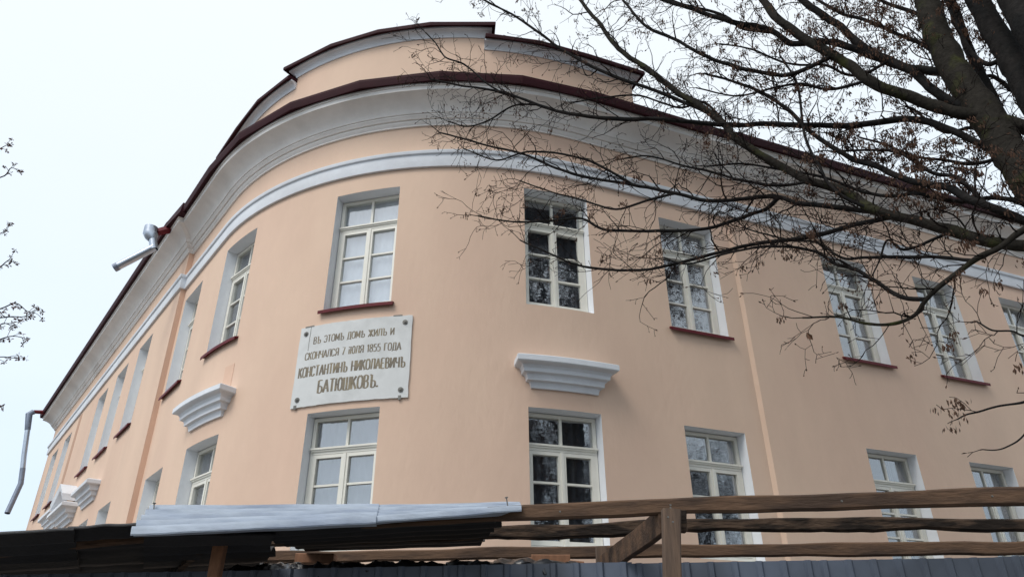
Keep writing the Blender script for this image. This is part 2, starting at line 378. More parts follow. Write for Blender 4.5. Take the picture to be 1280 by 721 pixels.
# windows
def frame_mesh(h, cas):
    """window facing -y, x from -w/2 to w/2, z from 0 to h"""
    w2 = WW/2 - .012; mb = MB(); z0 = .03; zt = h-.012; zT = z0 + (zt-z0)*.735   # transom height
    fr = .055
    mb.box(-w2, -w2+fr, 0, .09, z0, zt); mb.box(w2-fr, w2, 0, .09, z0, zt)
    mb.box(-w2+fr, w2-fr, 0, .09, zt-fr, zt); mb.box(-w2+fr, w2-fr, 0, .09, z0, z0+fr)
    mb.box(-w2+fr, w2-fr, -.012, .09, zT-.05, zT+.05)                   # transom bar and its moulding
    mb.box(-w2+.006, w2-.006, -.050, -.012, zT+.018, zT+.046); mb.box(-w2+.02, w2-.02, -.032, -.0122, zT-.008, zT+.0175)
    mb.box(-.02, .02, .01, .08, zT+.05, zt-fr)                          # upper glazing bar
    for sgn in (-1, 1):                                                 # two casements
        xa, xb = sorted((sgn*.006, sgn*(w2-fr-.004))); za, zb = z0+fr+.004, zT-.054; st = .052
        mb.box(xa, xa+st, -.008, .07, za, zb); mb.box(xb-st, xb, -.008, .07, za, zb)
        mb.box(xa+st, xb-st, -.008, .07, za, za+st+.015); mb.box(xa+st, xb-st, -.008, .07, zb-st, zb)
        for k in range(1, cas):
            z = za+st+.015 + (zb-st-za-st-.015)*k/cas; mb.box(xa+st, xb-st, .004, .06, z-.015, z+.015)
        panes_x.append((xa+st, xb-st)) if len(panes_x) < 2 else None
    mb.box(-.022, .022, -.022, -.0085, z0+fr+.006, zT-.056)             # cover strip on the meeting stiles
    return mb, dict(zT=zT, zt=zt, z0=z0, w2=w2, fr=fr)
panes_x = []
def pane_list(h, cas, k):
    zT, zt, z0, w2, fr = k['zT'], k['zt'], k['z0'], k['w2'], k['fr']; L = []
    for a, b in ((-w2+fr, -.02), (.02, w2-fr)): L.append((a-.004, b+.004, zT+.046, zt-fr+.004))
    st = .052; za, zb = z0+fr+.004, zT-.054
    for sgn in (-1, 1):
        xa, xb = sorted((sgn*.006, sgn*(w2-fr-.004))); lo = za+st+.015; hi = zb-st
        for c in range(cas):
            L.append((xa+st-.004, xb-st+.004, lo+(hi-lo)*c/cas+(.011 if c else -.004), lo+(hi-lo)*(c+1)/cas-(.011 if c < cas-1 else -.004)))
    return L
CASU = 3
meshes = {}
for key, h in (('u', HEAD_U-SILL_U), ('l', HEAD_L-SILL_L)):
    mb, k = frame_mesh(h, CASU); fm = mb.mesh('window'); fm.materials.append(CREAM)
    pm = []
    for (a, b, z0, z1) in pane_list(h, CASU, k):
        q = MB(); q.box(a, b, .035, .041, z0, z1); me = q.mesh('pane'); me.materials.append(GLASS); pm.append(me)
    meshes[key] = (fm, pm, h)
# curtain meshes: folded cloth
def curtain_mesh(h, x0, x1, seed, amp=.018, matl=CURT):
    rnd = random.Random(seed); n = 30; mb = MB(); ph = rnd.random()*6
    row = lambda z: [(x0+(x1-x0)*i/n, .11+amp*sin(i*1.7+ph)+amp*.6*sin(i*.73+ph*2), z) for i in range(n+1)]
    mb.grid([row(.02), row(h-.02)]); me = mb.mesh('curtain', True); me.materials.append(matl); return me
INSET = .205
def window(sc, key, curtain=None, sill=True):
    fm, pm, h = meshes[key]; z0 = SILL_U if key == 'u' else SILL_L; b = base(sc)
    n = nrm(sc); t = tan3(sc)
    pa, pb = P3(sc-WW/2, b, z0), P3(sc+WW/2, b, z0); mid = (pa+pb)/2
    org = mid - n*INSET
    # local x = t, y = -n (into the house), z up
    Mx = Matrix((t, -n, Vector((0,0,1)))).transposed().to_4x4(); Mx.translation = org - Vector((CX, CY-R, 0))
    o = link('window', fm, None, house); o.matrix_local = Mx
    for me in pm: link('pane', me, None, o)
    # reveal: jambs, head and bottom, from the wall face to behind the frame (local coordinates)
    Mi = (Matrix.Translation(Vector((CX, CY-R, 0))) @ Mx).inverted()
    mb = MB(); ss = arcpts(sc-WW/2, sc+WW/2, .14)
    fl = [Mi @ P3(s, b-.0005, z0) for s in ss]
    w2 = WW/2; H = Vector((0,0,h)); dep = .06
    def cl(v): return Vector((max(-w2, min(w2, v.x)), dep, v.z))
    bk = [cl(v) for v in fl]
    mb.grid([[v+H for v in fl],[v+H for v in bk]]); mb.grid([fl, bk])
    mb.quad(fl[0], bk[0], bk[0]+H, fl[0]+H); mb.quad(fl[-1], bk[-1], bk[-1]+H, fl[-1]+H)
    mb.build('reveal', REVEAL, o)
    if sill:
        mb = MB(); th = .035; ext = .05
        f0 = [Mi @ P3(s, b+.075, z0) for s in arcpts(sc-WW/2-ext, sc+WW/2+ext, .2)]
        k0 = [Vector((v.x*(WW/2)/(WW/2+ext), -.02, v.z)) for v in f0]
        w0 = [Mi @ P3(s, b+.006, z0) for s in arcpts(sc-WW/2-ext, sc+WW/2+ext, .2)]
        dn = Vector((0,0,-1))
        rows = [[v+dn*(-.028) for v in k0], [v+dn*(-.012) for v in w0], [v+dn*.012 for v in f0], [v+dn*.066 for v in f0], [v+dn*.066+Vector((0,.012,0)) for v in f0], [v+dn*.030+Vector((0,.012,0)) for v in f0], [v+dn*.020 for v in w0]]
        kk = mb.grid(rows); m = len(f0)
        for e in (0, m-1): mb.f.append(tuple(kk+i*m+e for i in range(len(rows))))
        mb.build('sill', REDS, o)
    if curtain:
        link('curtain', curtain, None, o)
    return o
hu, hl = HEAD_U-SILL_U, HEAD_L-SILL_L
full_u = curtain_mesh(hu, -.56, .56, 1, .010); full_l = curtain_mesh(hl, -.56, .56, 2, .010)
grey_u = curtain_mesh(hu, -.56, .56, 3, .018, CURTG); grey_l = curtain_mesh(hl, -.56, .56, 4, .018, CURTG)
side_u = curtain_mesh(hu, .10, .56, 5, .022, CURTD); side_l = curtain_mesh(hl, .10, .56, 6, .022, CURTD)
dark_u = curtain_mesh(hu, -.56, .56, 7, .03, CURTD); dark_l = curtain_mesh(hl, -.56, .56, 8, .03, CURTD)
cu = {-1.43: full_u, -4.53: grey_u, -7.15: grey_u, 8.17: side_u, 10.64: side_u, 13.2: side_u}
cl_ = {-1.47: grey_l, -4.53: grey_l, -7.06: grey_l, 8.16: side_l, 10.63: side_l}
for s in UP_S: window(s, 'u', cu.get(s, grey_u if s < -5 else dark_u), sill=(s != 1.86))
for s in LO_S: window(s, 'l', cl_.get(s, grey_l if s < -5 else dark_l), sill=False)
# inner partition behind the rooms and a floor, so the panes look into dark rooms
IP = [P2(ENDL+.3,-3.2), P2(SL,-3.2)] + [P2(s,-3.2) for s in arcpts(SL,SR,.8)] + [P2(ENDR-.3,-3.2)]
mb = MB(); mb.grid([[Vector((*p, 0.02)) for p in IP],[Vector((*p, 8.9+EYE)) for p in IP]]); hpart(mb, 'inner_wall', ROOM)
for z in (.9, 4.35, 8.85):
    OP = [P2(ENDL+.1,-.02), P2(SL,-.02)] + [P2(s,-.02) for s in arcpts(SL,SR,.5)] + [P2(ENDR-.1,-.02)]
    ip = [P2(ENDL+.1,-3.2), P2(SL,-3.2)] + [P2(s,-3.2) for s in arcpts(SL,SR,.5)] + [P2(ENDR-.1,-3.2)]
    mb = MB(); mb.grid([[Vector((*p, z+EYE)) for p in OP],[Vector((*p, z+EYE)) for p in ip]]); hpart(mb, 'floor_slab', ROOM)

# rain pipes: unfinished galvanised ends hanging from the eave
def pipe_at(name, pts, r, m, sides=14, label=None, parent=None):
    mb = MB(); mb.tube(pts, r, sides, cap=False)
    inner = MB(); mb.tube(pts, [x*.9 for x in (r if isinstance(r, list) else [r]*len(pts))], sides, cap=False)
    if parent is None: o = hpart(mb, name, m, True, label=label)
    else: o = mb.build(name, m, parent, True, label)
    return autosmooth(o, 40)
ev = P3(-8.12, .58+DL, 9.47); D1 = (ev - NL.to_3d()*0).y
nl3 = Vector((NL.x, NL.y, 0))
hp = at(188,289,(ev+nl3*.42).y); Dh = hp.y
mb = MB(); mb.tube([P3(-8.12,.45+DL,9.47), hp+Vector((.10,.08,.02))], [.10,.085], 4)
spout = hpart(mb, 'rain_spout', REDS, label='dark red spout under the eave with galvanised hopper and short pipe')
kp = at(190.5,300,Dh); kb = at(192.5,312,Dh)
pipe_at('hopper', [hp+Vector((0,0,.10)), hp+Vector((0,0,-.06)), hp.lerp(kp,.55), kp], [.145,.145,.145,.09], ZINC, parent=spout)
pipe_at('pipe_stub', [kp+Vector((0,0,.02)), kb], .085, ZINC, parent=spout)
pipe_at('pipe_end', [at(193.5,309,Dh), at(143,335,Dh)], .088, ZINC, parent=spout)
pipe_at('pipe_collar', [at(148,332.5,Dh), at(142.6,335.2,Dh)], .093, DZINC, parent=spout)
ev = P3(ENDL+.05, .58+DL, 9.50); hp = ev + nl3*.30 + Vector((0,0,-.06))
mb = MB(); mb.tube([ev - nl3*.1, hp], [.085,.07], 4); spout = hpart(mb, 'rain_spout', REDS, label='red spout at the far left end of the eave with bent grey pipe')
def onray(x, y, D):
    return at(x, y, D)
Dp = hp.y
pp = [hp, at(34.5,537,Dp), at(30,570,Dp), at(26,604,Dp), at(9,641,Dp-.3)]
pipe_at('elbow', [hp, hp+nl3*.12+Vector((0,0,-.12)), pp[1]], [.10,.12,.10], DZINC, parent=spout)
pipe_at('pipe', [pp[1], pp[2], at(28.5,585,Dp)], .088, ZINC, parent=spout)
pipe_at('pipe_end', [at(28.5,585,Dp), pp[3], pp[4]], .092, DZINC, parent=spout)

# ------------------------------------------------------------------ memorial plaque
sc = -1.42; n = nrm(sc); t = tan3(sc); pw, ph_, th = 1.88, 1.335, .026
org = P3(sc, .004, 3.775)
pq = empty('memorial_plaque', org); pq.matrix_world = Matrix((t, -n, Vector((0,0,1)))).transposed().to_4x4() @ Matrix.Identity(4)
Mq = Matrix((t, -n, Vector((0,0,1)))).transposed().to_4x4(); Mq.translation = org; pq.matrix_world = Mq
tag(pq, 'white marble plaque with carved old Cyrillic lettering and four corner bolts, below a window', 'plaque')
def V3(*a): return Vector(a)
mb = MB()
rs = random.Random(4); nx_, nz_ = 30, 16
gx = [-pw/2+pw*i/nx_ for i in range(nx_+1)]; gz = [ph_*j/nz_ for j in range(nz_+1)]
def jit(i, j): return ((rs.uniform(-.004,.004) if i in (0,nx_) else 0), (rs.uniform(-.005,.003) if j in (0,nz_) else 0))
J = {(i,j): jit(i,j) for i in range(nx_+1) for j in range(nz_+1)}
fr_ = mb.grid([[V3(gx[i]+J[i,j][0], -th, gz[j]+J[i,j][1]) for i in range(nx_+1)] for j in range(nz_+1)])
per = [(i,0) for i in range(nx_+1)] + [(nx_,j) for j in range(1,nz_+1)] + [(i,nz_) for i in range(nx_-1,-1,-1)] + [(0,j) for j in range(nz_-1,-1,-1)]
mb.grid([[V3(gx[i]+J[i,j][0], -th, gz[j]+J[i,j][1]) for i,j in per],[V3(gx[i]+J[i,j][0], .012, gz[j]+J[i,j][1]) for i,j in per]])
mb.build('slab', MARBLE, pq)
O_ = [(.5,1),(.2,.93),(.06,.75),(.06,.25),(.2,.07),(.5,0),(.8,.07),(.94,.25),(.94,.75),(.8,.93),(.5,1)]
ER = [(.1,.0),(.6,.0),(.86,.1),(.9,.27),(.84,.42),(.6,.52),(.1,.52)]
GL = {  # width, strokes
 'В': (.62,[[(.1,0),(.1,1)],ER,[(.1,1),(.55,1),(.78,.92),(.82,.76),(.75,.6),(.55,.52)]]),
 'Ъ': (.74,[[(0,1),(.3,1)],[(.3,1),(.3,0)],[(.3,0),(.7,0),(.9,.1),(.94,.27),(.88,.44),(.7,.52),(.3,.52)]]),
 'Ѣ': (.74,[[(0,.8),(.62,.8)],[(.3,1),(.3,0)],[(.3,0),(.7,0),(.9,.1),(.94,.27),(.88,.44),(.7,.52),(.3,.52)]]),
 'Э': (.62,[[(.08,.8),(.22,.95),(.5,1),(.8,.93),(.94,.75),(.94,.25),(.8,.07),(.5,0),(.2,.05),(.06,.2)],[(.4,.5),(.94,.5)]]),
 'Т': (.64,[[(0,1),(1,1)],[(.5,1),(.5,0)]]),
 'О': (.66,[O_]),
 'М': (.80,[[(.08,0),(.08,1)],[(.08,1),(.5,.2)],[(.5,.2),(.92,1)],[(.92,1),(.92,0)]]),
 'Д': (.74,[[(.02,-.14),(.02,.0),(.98,.0),(.98,-.14)],[(.18,0),(.32,1),(.84,1)],[(.84,1),(.84,0)]]),
 'Ж': (.92,[[(.5,0),(.5,1)],[(.04,1),(.46,.5)],[(.46,.5),(.02,0)],[(.96,1),(.54,.5)],[(.54,.5),(.98,0)]]),
 'И': (.68,[[(.1,1),(.1,0)],[(.1,.06),(.9,.94)],[(.9,1),(.9,0)]]),
 'Л': (.68,[[(.02,.02),(.16,.1),(.3,1),(.9,1)],[(.9,1),(.9,0)]]),
 'С': (.62,[[(.94,.78),(.8,.93),(.5,1),(.2,.93),(.06,.75),(.06,.25),(.2,.07),(.5,0),(.8,.07),(.94,.22)]]),
 'К': (.64,[[(.1,0),(.1,1)],[(.92,1),(.14,.48)],[(.36,.6),(.96,0)]]),
 'Н': (.68,[[(.1,0),(.1,1)],[(.9,0),(.9,1)],[(.1,.5),(.9,.5)]]),
 'Ч': (.64,[[(.08,1),(.1,.62),(.24,.48),(.9,.46)],[(.9,1),(.9,0)]]),
 'А': (.68,[[(.02,0),(.5,1)],[(.5,1),(.98,0)],[(.2,.32),(.8,.32)]]),
 'Я': (.66,[[(.9,0),(.9,1)],[(.9,1),(.4,1),(.16,.9),(.12,.74),(.2,.56),(.42,.48),(.9,.48)],[(.46,.48),(.06,0)]]),
 'Ю': (.90,[[(.06,0),(.06,1)],[(.06,.5),(.38,.5)],[(.38+.6*x,y) for x,y in O_]]),
 'Г': (.56,[[(.1,0),(.1,1)],[(.1,1),(.95,1)]]),
 'Е': (.58,[[(.1,0),(.1,1)],[(.1,1),(.92,1)],[(.1,.52),(.76,.52)],[(.1,0),(.94,0)]]),
 'Б': (.64,[[(.1,0),(.1,1)],[(.1,1),(.86,1)],ER]),
 'Ш': (.88,[[(.07,1),(.07,0)],[(.07,0),(.93,0)],[(.5,1),(.5,0)],[(.93,1),(.93,0)]]),
 'і': (.26,[[(.5,0),(.5,.68)],[(.5,.86),(.5,1)]]),
 '7': (.56,[[(.04,1),(.94,1),(.36,0)]]),
 '1': (.36,[[(.1,.8),(.62,1)],[(.62,1),(.62,0)]]),
 '8': (.58,[[(.5,.53),(.18,.64),(.12,.8),(.24,.95),(.5,1),(.76,.95),(.88,.8),(.82,.64),(.5,.53),(.14,.42),(.06,.24),(.2,.06),(.5,0),(.8,.06),(.94,.24),(.86,.42),(.5,.53)]]),
 '5': (.58,[[(.88,1),(.2,1)],[(.2,1),(.14,.55),(.5,.63),(.82,.54),(.94,.32),(.82,.08),(.5,0),(.06,.1)]]),
 '.': (.24,[[(.3,.0),(.3,.13)]]), ' ': (.42,[]) }
def text_line(body, zc, hgt, width, name, sw=.15):
    gap = .13; tot = sum(GL[c][0]+gap for c in body)-gap; kx = width/tot; x = -width/2; rn = random.Random(len(body))
    for c in body:
        gw, st = GL[c]; mb = MB(); q = 0
        for line in st:
            pts = [(x+px_*gw*kx, zc+pz*hgt) for px_, pz in line]; lo, hi = [], []
            for i, p in enumerate(pts):
                a_ = pts[max(0,i-1)]; b_ = pts[min(len(pts)-1,i+1)]; dx, dz = b_[0]-a_[0], b_[1]-a_[1]; l = hypot(dx,dz) or 1
                # upright strokes bold, level strokes thin, as in old cut lettering
                wv = hgt*sw*(.5 if abs(dx) > 2.2*abs(dz) else (.95 if i in (0,len(pts)-1) else .85)); nx, nz_ = -dz/l*wv*.62, dx/l*wv*.62
                lo.append((p[0]+nx, p[1]+nz_)); hi.append((p[0]-nx, p[1]-nz_))
            yy = -th-.0012-.00025*q; q += 1
            mb.grid([[V3(a[0],yy,a[1]) for a in lo],[V3(a[0],yy,a[1]) for a in hi]])
        if st: mb.build('letter', LETTER, lines[name])
        x += (gw+gap)*kx
def V3(*a): return Vector(a)
lines = {}
for nm_, body, zc, hh, wd in (('a','ВЪ ЭТОМЪ ДОМѢ ЖИЛЪ И',1.015,.118,1.34),('b','СКОНЧАЛСЯ 7 іЮЛЯ 1855 ГОДА',.760,.122,1.58),('c','КОНСТАНТИНЪ НИКОЛАЕВИЧЪ',.475,.165,1.74),('d','БАТЮШКОВЪ.',.185,.200,.98)):
    lines[nm_] = empty('inscription_line'); lines[nm_].parent = pq; text_line(body, zc, hh, wd, nm_)
for x in (-pw/2+.11, pw/2-.11):
    for z in (.12, ph_-.12):
        mb = MB(); mb.tube([(x,-th+.002,z),(x,-th-.010,z)], [.043,.040], 14); mb.tube([(x,-th-.0095,z),(x,-th-.014,z)], [.027,.027], 12); mb.tube([(x,-th-.012,z),(x,-th-.03,z)], [.019,.014], 8)
        b = mb.build('bolt', BOLT, pq)
mb = MB()
for x, z, dz in ((-pw/2+.19, ph_-.18, .17),(-pw/2+.185, ph_-.42, .25)): mb.box(x-.004,x+.004,-th-.002,-th+.01,z,z+dz)
mb.box(-pw/2+.08,-pw/2+.24,-th-.004,-th+.01,ph_-.008,ph_+.012); mb.box(pw/2-.30,pw/2-.16,-th-.004,-th+.01,ph_-.006,ph_+.012)
mb.box(-pw/2+.06,-pw/2+.11,-th-.004,-th+.01,-.02,.04); mb.box(pw/2-.14,pw/2-.10,-th-.004,-th+.01,-.03,.035)
mb.build('crack', BOLT, pq)

def bend(o):                                     # the slab lies close against the rounded wall
    if o.type == 'MESH':
        for v in o.data.vertices:
            x, y, z = v.co; a = x/R; v.co = ((R-y)*sin(a), R-(R-y)*cos(a), z)
    for c in o.children: bend(c)
for c in pq.children: bend(c)

# ------------------------------------------------------------------ ground
mb = MB(); mb.quad((-900,-900,0),(900,-900,0),(900,900,0),(-900,900,0)); tag(mb.build('ground', GROUND), kind='structure')
mb = MB(); mb.quad((-40,-7,.004),(60,-14,.004),(60,-7.5,.004),(-40,-.5,.004)); tag(mb.build('road', ASPH), kind='structure')
#PART2

# ------------------------------------------------------------------ timber walkway shelter in front of the house
def V(*a): return Vector(a)
shelter = empty('walkway_shelter', (0, 4.2, 0))
OFF = Matrix.Translation(-V(0, 4.2, 0))
tag(shelter, 'unfinished timber walkway shelter with rough rails and a few dark and grey roofing sheets', 'shelter')
def spart(mb, name, m, parent=None, label=None, smooth=False):
    o = mb.build(name, m, parent or shelter, smooth, label)
    if parent is None: o.matrix_parent_inverse = OFF
    return o
def beam(pts, hs, ds, seed, rough=.004, nseg=40, name='rail', m=None, label=None, bark=0.0, round_=.2):
    """a sawn board or slab along pts; hs its height, ds its depth; uneven edges"""
    rnd = random.Random(seed); pts = [Vector(p) for p in pts]; mb = MB(); rows = []
    tot = [0]
    for a, b in zip(pts, pts[1:]): tot.append(tot[-1]+(b-a).length)
    for i in range(nseg+1):
        d = tot[-1]*i/nseg; j = 0
        while j < len(pts)-2 and d > tot[j+1]: j += 1
        k = (d-tot[j])/(tot[j+1]-tot[j]); p = pts[j].lerp(pts[j+1], k); t = (pts[j+1]-pts[j]).normalized()
        u = V(0,0,1) - t*t.z
        if u.length < .3: u = V(1,0,0) - t*t.x
        u.normalize(); s = t.cross(u).normalized()
        f = i/nseg; h = hs[0]+(hs[1]-hs[0])*f; dd = ds
        w1 = noise.noise(V(d*2.3, seed*3.1, 0))*rough*2.4; w2 = noise.noise(V(d*2.6, seed*5.7, 4))*rough*2.4 - bark*abs(noise.noise(V(d*9, seed, 9)))
        c = min(h, dd)*round_
        sec = [(-h/2+w2, -dd/2+c),(-h/2+w2+c, -dd/2),(h/2+w1-c, -dd/2),(h/2+w1, -dd/2+c),(h/2+w1, dd/2-c),(h/2+w1-c, dd/2),(-h/2+w2+c, dd/2),(-h/2+w2, dd/2-c)]
        rows.append([p + u*a + s*(b + rnd.uniform(-1,1)*rough*.3) for a, b in sec])
    k = mb.grid(rows, close=True); n = len(rows)-1
    mb.f.append(tuple(k+j for j in range(8))); mb.f.append(tuple(k+n*8+j for j in range(8)))
    return autosmooth(spart(mb, name, m or WOOD, label=label), 30)
# the rails (purlins) over the walkway
beam([at(-60,694,4.25), at(250,664,4.05), at(640,641.5,3.9), at(860,632,3.8), at(1060,626.5,3.74), at(1500,613,3.55)], (.060,.088), .05, 1, nseg=80, label='top rail of sawn timber', m=WOOD)
beam([at(330,675,4.75), at(640,664.5,4.62), at(810,660,4.55), at(845,659,4.5)], (.072,.078), .055, 2, bark=.012, rough=.007, m=WOODD, label='middle rail, left length with bark edge')
beam([at(858,656.5,4.52), at(1050,655,4.45), at(1280,655,4.4), at(1500,654,4.3)], (.070,.076), .055, 3, bark=.014, rough=.007, m=WOODD, label='middle rail, right length with bark edge')
beam([at(330,696,5.6), at(640,691,5.4), at(1000,687,5.3), at(1500,683,5.1)], (.074,.092), .05, 4, nseg=60, rough=.006, m=WOOD, label='lowest rail of sawn timber')
beam([at(-60,722,6.3), at(300,702,6.0), at(420,697,5.9)], (.08,.08), .06, 5, m=WOODD)
beam([at(-60,713,5.4), at(300,699,5.2)], (.07,.07), .06, 25, m=WOOD)
# posts and brace
pt, pbm = at(838.5,637,3.68), at(840.5,721,3.68)
dirn = (pbm-pt); gb = pt + dirn*((pt.z-.0)/-dirn.z)
beam([gb, pt], (.080,.080), .07, 6, nseg=30, name='post', m=WOODP, rough=.003, label='near upright post', round_=.08)
beam([at(829,651,3.80), at(796,676,4.2), at(754,707,4.9)], (.118,.122), .04, 7, nseg=14, name='brace', m=WOOD, rough=.003, label='slanting brace', round_=.08)
a = at(750.5,683,4.95); beam([V(a.x,a.y,.0), a], (.066,.066), .06, 8, nseg=20, name='post', m=WOODP, label='short far post', round_=.08)
a = at(279,664,4.1); beam([V(a.x-.03,a.y,.0), a], (.058,.058), .06, 9, nseg=20, name='post', m=WOODO, label='fresh sawn post under the roofing', round_=.08)
beam([at(268,668,4.15), at(225,705,4.9), at(190,740,5.5)], (.085,.085), .04, 10, nseg=10, name='brace', m=WOODD, round_=.1)
beam([at(845,638,3.76), at(845.5,664,3.76)], (.095,.095), .05, 11, nseg=6, name='cleat', m=WOODD, round_=.08)
for x, y in ((395,699),(688,700),(-30,716)):
    a, b = at(x-24,y,5.0), at(x+24,y,5.0)
    beam([a,b], (.06,.06), .1, 12+x, nseg=8, name='timber_offcut', m=WOODO, round_=.08)
beam([at(660,702,5.25), at(730,707,5.2)], (.05,.05), .08, 16, nseg=6, name='timber_offcut', m=WOODO, round_=.08)
for x, y, D in ((838,631,3.77),(838,634.5,3.77),(1052,626,3.71),(1240,620,3.64),(700,639,3.85),(835,646,3.64),(841,652,3.64)):
    p = at(x,y,D-.035); mb = MB(); mb.tube([p, p-V(0,.006,0)], [.0055,.0045], 8); spart(mb, 'nail', BOLT)
# grey corrugated sheets
def corr(corners, waves, amp, thick, name, m, seed, nu=46, nv=40, ragged=0.0, label=None, sag=0.0, along=True):
    """corners: near-left, near-right, far-right, far-left; the waves run along the left-right direction"""
    nlft, nr_, fr_, fl_ = corners; rnd = random.Random(seed); mb = MB(); top = []; bot = []
    nrm_ = (nr_-nlft).cross(fl_-nlft).normalized()
    if nrm_.z < 0: nrm_ = -nrm_
    for j in range(nv+1):
        v = j/nv; ra = []; rb = []
        jr = rnd.uniform(-1,1)*ragged*.4
        for i in range(nu+1):
            u = i/nu; uu = u
            if ragged: uu = u*(1 + (noise.noise(V(v*5, seed, 1))*ragged if u > .5 else 0)*(u-.5)*2)
            a = nlft.lerp(nr_, uu); b = fl_.lerp(fr_, uu); p = a.lerp(b, v)
            ph = (v if along else u)*waves*2*pi
            hgt = amp*sin(ph) - sag*sin(pi*u) + noise.noise(V(u*4, v*3, seed))*.006
            p = p + nrm_*hgt; ra.append(p); rb.append(p - nrm_*thick)
        top.append(ra); bot.append(rb)
    k = mb.grid(top); k2 = mb.grid(bot); m_ = nu+1
    per = [i for i in range(m_)] + [j*m_+nu for j in range(1, nv+1)] + [nv*m_+i for i in range(nu-1,-1,-1)] + [j*m_ for j in range(nv-1,0,-1)]
    for a, b in zip(per, per[1:]+per[:1]): mb.f.append((k+a, k+b, k2+b, k2+a))
    return autosmooth(spart(mb, name, m, label=label), 50)
corr([at(163,667,3.42), at(470,652,3.62), at(474,635,4.10), at(188,636,4.08)], 4.5, .028, .007, 'roofing_sheet', SLATE, 1, label='pale grey corrugated sheet, left')
corr([at(440,653,3.60), at(652,637,3.84), at(650,631.5,4.25), at(440,635.5,4.08)], 4.5, .022, .007, 'roofing_sheet', SLATE, 2, label='pale grey corrugated sheet, right')
# dark sheets seen from below
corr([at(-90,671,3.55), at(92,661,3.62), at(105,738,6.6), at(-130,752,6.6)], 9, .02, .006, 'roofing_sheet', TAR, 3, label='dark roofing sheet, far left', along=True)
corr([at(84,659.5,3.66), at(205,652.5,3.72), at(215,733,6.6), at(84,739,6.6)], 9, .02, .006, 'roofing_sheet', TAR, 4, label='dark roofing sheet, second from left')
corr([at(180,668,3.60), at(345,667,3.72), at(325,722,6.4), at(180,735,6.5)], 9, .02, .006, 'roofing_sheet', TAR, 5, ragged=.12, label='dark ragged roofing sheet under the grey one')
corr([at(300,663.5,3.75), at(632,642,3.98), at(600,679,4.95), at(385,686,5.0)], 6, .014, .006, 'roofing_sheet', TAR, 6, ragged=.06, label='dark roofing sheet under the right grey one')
for (x, y, D) in ((636,634,3.95),(193,641,4.0)):
    a = at(x,y,D); mb = MB(); mb.tube([a+V(0,0,-.03), a+V(-.012,0,.05)], [.004,.003], 6); mb.tube([a+V(-.012,0,.05), a+V(-.0125,0,.054)], [.009,.009], 8); spart(mb, 'nail', BOLT)

# blue-grey profiled steel fence
fence = empty('steel_fence', (2, 4.3, 0)); tag(fence, 'blue grey profiled steel sheet fence standing below the timber rails', 'fence')
def fpt(x): 
    a = at(260,713,4.62); b = at(1500,691,4.15); k = (x-260)/1240; return a.lerp(b, k)
a, b = fpt(-100), fpt(1500); fd = V(b.x-a.x, b.y-a.y, 0); flen = fd.length; fd.normalize(); fn = V(fd.y, -fd.x, 0)
npan = 7; pl = flen/npan; pr = [(0,0),(.045,0),(.056,-.018),(.080,-.018),(.091,0)]; period = .1325
for i in range(npan):
    mb = MB(); lo = []; hi = []; lo2 = []; hi2 = []; d = 0
    xs = []
    while d < pl-.0001:
        for u, q in pr:
            if d+u <= pl+.03: xs.append((d+u, q))
        d += period
    xs.append((pl+.03, 0))
    dz = random.Random(i+3).uniform(-.006,.010)
    for u, q in xs:
        k = (i*pl+u)/flen; p = a + fd*(i*pl+u) - fn*(q-.0006*(i%2)); zt = a.z+(b.z-a.z)*k + dz
        lo.append(V(p.x,p.y,.03)); hi.append(V(p.x,p.y,zt)); lo2.append(V(p.x,p.y,.03)-fn*.0012); hi2.append(V(p.x,p.y,zt)-fn*.0012)
    mb.grid([lo,hi,hi2,lo2])
    o = mb.build('steel_panel', FENCEM, fence); o.matrix_parent_inverse = Matrix.Translation(-V(2,4.3,0))
for i in range(npan+1):                                  # posts behind the sheets
    p = a + fd*min(flen-.04, i*pl+.03) - fn*.055; mb = MB(); zt = a.z + (b.z-a.z)*i/npan - .05
    mb.box(p.x-.025,p.x+.025,p.y-.025,p.y+.025,0,zt); o = mb.build('fence_post', DZINC, fence); o.matrix_parent_inverse = Matrix.Translation(-V(2,4.3,0))

# crumpled black film lying along the fence top
mb = MB(); rows = []; nu, nv = 150, 14
for j in range(nv+1):
    r = []
    for i in range(nu+1):
        x = 270 + (760-270)*i/nu; f = fpt(x); v = j/nv
        hh = .045 + .05*noise.noise(V(i*.06,2,0)) + .03*noise.noise(V(i*.21,7,0)); hh *= max(0, min(1, (762-x)/60, (x-265)/30))
        ang = v*2*pi
        c = f + V(0,.13,-.015)
        rr = (.07 + .05*noise.noise(V(i*.13, cos(ang)*1.2, sin(ang)*1.2)) + .02*noise.noise(V(i*.5, cos(ang)*3, sin(ang)*3)))
        r.append(c + V(.03*noise.noise(V(i*.2,j*.5,5)), cos(ang)*rr*1.4, sin(ang)*(rr*.55+hh*.55)))
    rows.append(r)
mb.grid(rows); tag(autosmooth(mb.build('plastic_film', PLAST), 60), 'crumpled black plastic film along the fence top under the shelter', 'plastic sheeting')

